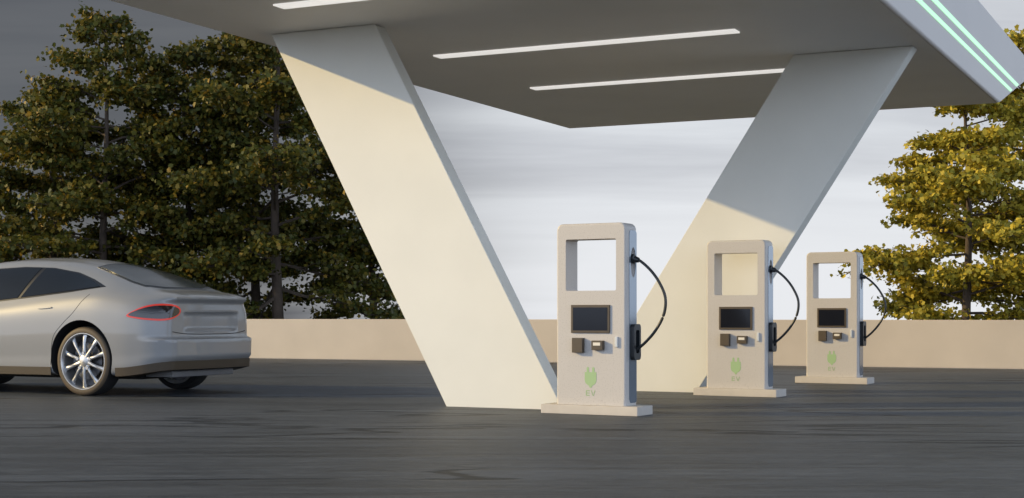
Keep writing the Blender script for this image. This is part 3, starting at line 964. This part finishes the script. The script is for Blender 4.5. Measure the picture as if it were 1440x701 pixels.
w = bpy.data.worlds.new('World'); scene.world = w; w.use_nodes = True
nt = w.node_tree; L = nt.links
bg = nt.nodes['Background']; bg.inputs['Strength'].default_value = 0.12
sky = nt.nodes.new('ShaderNodeTexSky'); sky.sky_type = 'NISHITA'; sky.sun_disc = False
sky.sun_elevation = SUN_EL; sky.sun_rotation = R(-90)
tc = nt.nodes.new('ShaderNodeTexCoord')
sep = nt.nodes.new('ShaderNodeSeparateXYZ'); L.new(tc.outputs['Generated'], sep.inputs[0])
def math_node(op, a, b=None, clamp=False):
    n = nt.nodes.new('ShaderNodeMath'); n.operation = op; n.use_clamp = clamp
    for i, v in enumerate((a, b)):
        if v is None: continue
        if isinstance(v, (int, float)): n.inputs[i].default_value = v
        else: L.new(v, n.inputs[i])
    return n.outputs[0]
def maprange(v, a, b, c, d, smooth=True):
    n = nt.nodes.new('ShaderNodeMapRange'); n.interpolation_type = 'SMOOTHSTEP' if smooth else 'LINEAR'
    for k, x in zip(('From Min', 'From Max', 'To Min', 'To Max'), (a, b, c, d)): n.inputs[k].default_value = x
    L.new(v, n.inputs['Value']); return n.outputs['Result']
zc = math_node('ADD', math_node('MAXIMUM', sep.outputs['Z'], 0.0), 0.10)
cx = math_node('MULTIPLY', math_node('DIVIDE', sep.outputs['X'], zc), 0.33)
cy = math_node('DIVIDE', sep.outputs['Y'], zc)
cmb = nt.nodes.new('ShaderNodeCombineXYZ'); L.new(cx, cmb.inputs[0]); L.new(cy, cmb.inputs[1])
n1 = nt.nodes.new('ShaderNodeTexNoise'); n1.inputs['Scale'].default_value = 1.1; n1.inputs['Detail'].default_value = 7; n1.inputs['Roughness'].default_value = 0.55; n1.inputs['Distortion'].default_value = 0.3
L.new(cmb.outputs[0], n1.inputs['Vector'])
# cloud tone: bright veil to lavender grey streaks
cr = nt.nodes.new('ShaderNodeValToRGB')
cr.color_ramp.elements[0].position = 0.34; cr.color_ramp.elements[0].color = (0.40, 0.415, 0.455, 1)
cr.color_ramp.elements[1].position = 0.60; cr.color_ramp.elements[1].color = (0.65, 0.675, 0.71, 1)
L.new(n1.outputs['Fac'], cr.inputs['Fac'])
hz = nt.nodes.new('ShaderNodeMix'); hz.data_type = 'RGBA'       # brighter towards the horizon
L.new(maprange(sep.outputs['Z'], 0.015, 0.15, 1, 0), hz.inputs['Factor'])
L.new(cr.outputs['Color'], hz.inputs['A']); hz.inputs['B'].default_value = (0.72, 0.735, 0.765, 1)
# sky at left darkened by colour, added to imitate a dark fade
nb = nt.nodes.new('ShaderNodeTexNoise'); nb.inputs['Scale'].default_value = 0.8; nb.inputs['Detail'].default_value = 5
L.new(cmb.outputs[0], nb.inputs['Vector'])
ratio = math_node('DIVIDE', sep.outputs['X'], math_node('MAXIMUM', sep.outputs['Y'], 0.05))
ratio = math_node('ADD', ratio, math_node('MULTIPLY', math_node('SUBTRACT', nb.outputs['Fac'], 0.5), 0.10))
left_fade = maprange(ratio, 0.06, -0.20, 0, 1)
left_fade = math_node('MULTIPLY', left_fade, maprange(ratio, -0.9, -0.6, 0, 1))
left_fade = math_node('MULTIPLY', left_fade, maprange(sep.outputs['Z'], 0.75, 0.35, 0, 1))
left_fade = math_node('MULTIPLY', left_fade, maprange(sep.outputs['Y'], 0.1, 0.3, 0, 1))
dk = nt.nodes.new('ShaderNodeMix'); dk.data_type = 'RGBA'
dcr = nt.nodes.new('ShaderNodeValToRGB')
dcr.color_ramp.elements[0].position = 0.34; dcr.color_ramp.elements[0].color = (0.072, 0.076, 0.088, 1)
dcr.color_ramp.elements[1].position = 0.62; dcr.color_ramp.elements[1].color = (0.115, 0.119, 0.128, 1)
L.new(n1.outputs['Fac'], dcr.inputs['Fac'])
cool = nt.nodes.new('ShaderNodeMix'); cool.data_type = 'RGBA'   # cool blue-grey overcast all round except straight ahead
L.new(maprange(sep.outputs['Y'], 0.92, 0.6, 0, 1), cool.inputs['Factor'])
L.new(hz.outputs['Result'], cool.inputs['A'])
high = nt.nodes.new('ShaderNodeMix'); high.data_type = 'RGBA'   # darker, bluer sky overhead
L.new(maprange(sep.outputs['Z'], 0.25, 0.60, 0, 1), high.inputs['Factor'])
low = nt.nodes.new('ShaderNodeMix'); low.data_type = 'RGBA'     # sky behind the camera brightened, added as fill for the shaded fronts
L.new(maprange(sep.outputs['Y'], 0.25, -0.35, 0, 1), low.inputs['Factor'])
low.inputs['A'].default_value = (0.84, 0.96, 1.14, 1); low.inputs['B'].default_value = (1.28, 1.50, 1.90, 1)
L.new(low.outputs['Result'], high.inputs['A']); high.inputs['B'].default_value = (0.20, 0.27, 0.38, 1)
L.new(high.outputs['Result'], cool.inputs['B'])
L.new(left_fade, dk.inputs['Factor']); L.new(cool.outputs['Result'], dk.inputs['A']); L.new(dcr.outputs['Color'], dk.inputs['B'])
sc_ = nt.nodes.new('ShaderNodeVectorMath'); sc_.operation = 'SCALE'; sc_.inputs['Scale'].default_value = 8.33
L.new(dk.outputs['Result'], sc_.inputs[0])
mixs = nt.nodes.new('ShaderNodeMix'); mixs.data_type = 'RGBA'
L.new(maprange(sep.outputs['Z'], 0.25, 0.9, 0.97, 0.7), mixs.inputs['Factor'])
L.new(sky.outputs['Color'], mixs.inputs['A']); L.new(sc_.outputs['Vector'], mixs.inputs['B'])
L.new(mixs.outputs['Result'], bg.inputs['Color'])

# ------------------------------------------------------------------ camera and output
cam = bpy.data.cameras.new('camera'); co = bpy.data.objects.new('camera', cam); link(co)
co.location = (0, 0, 0.84); co.rotation_euler = (math.pi / 2, 0, 0)
cam.sensor_width = 36; cam.lens = 52.5; cam.shift_y = 93.0 / 1440
cam.clip_start = 0.05; cam.clip_end = 3000
scene.camera = co
scene.view_settings.view_transform = 'Standard'; scene.view_settings.look = 'None'
scene.view_settings.exposure = 0.2; scene.view_settings.gamma = 1; scene.view_settings.use_curve_mapping = False
scene.render.engine = 'CYCLES'
scene.cycles.use_denoising = True
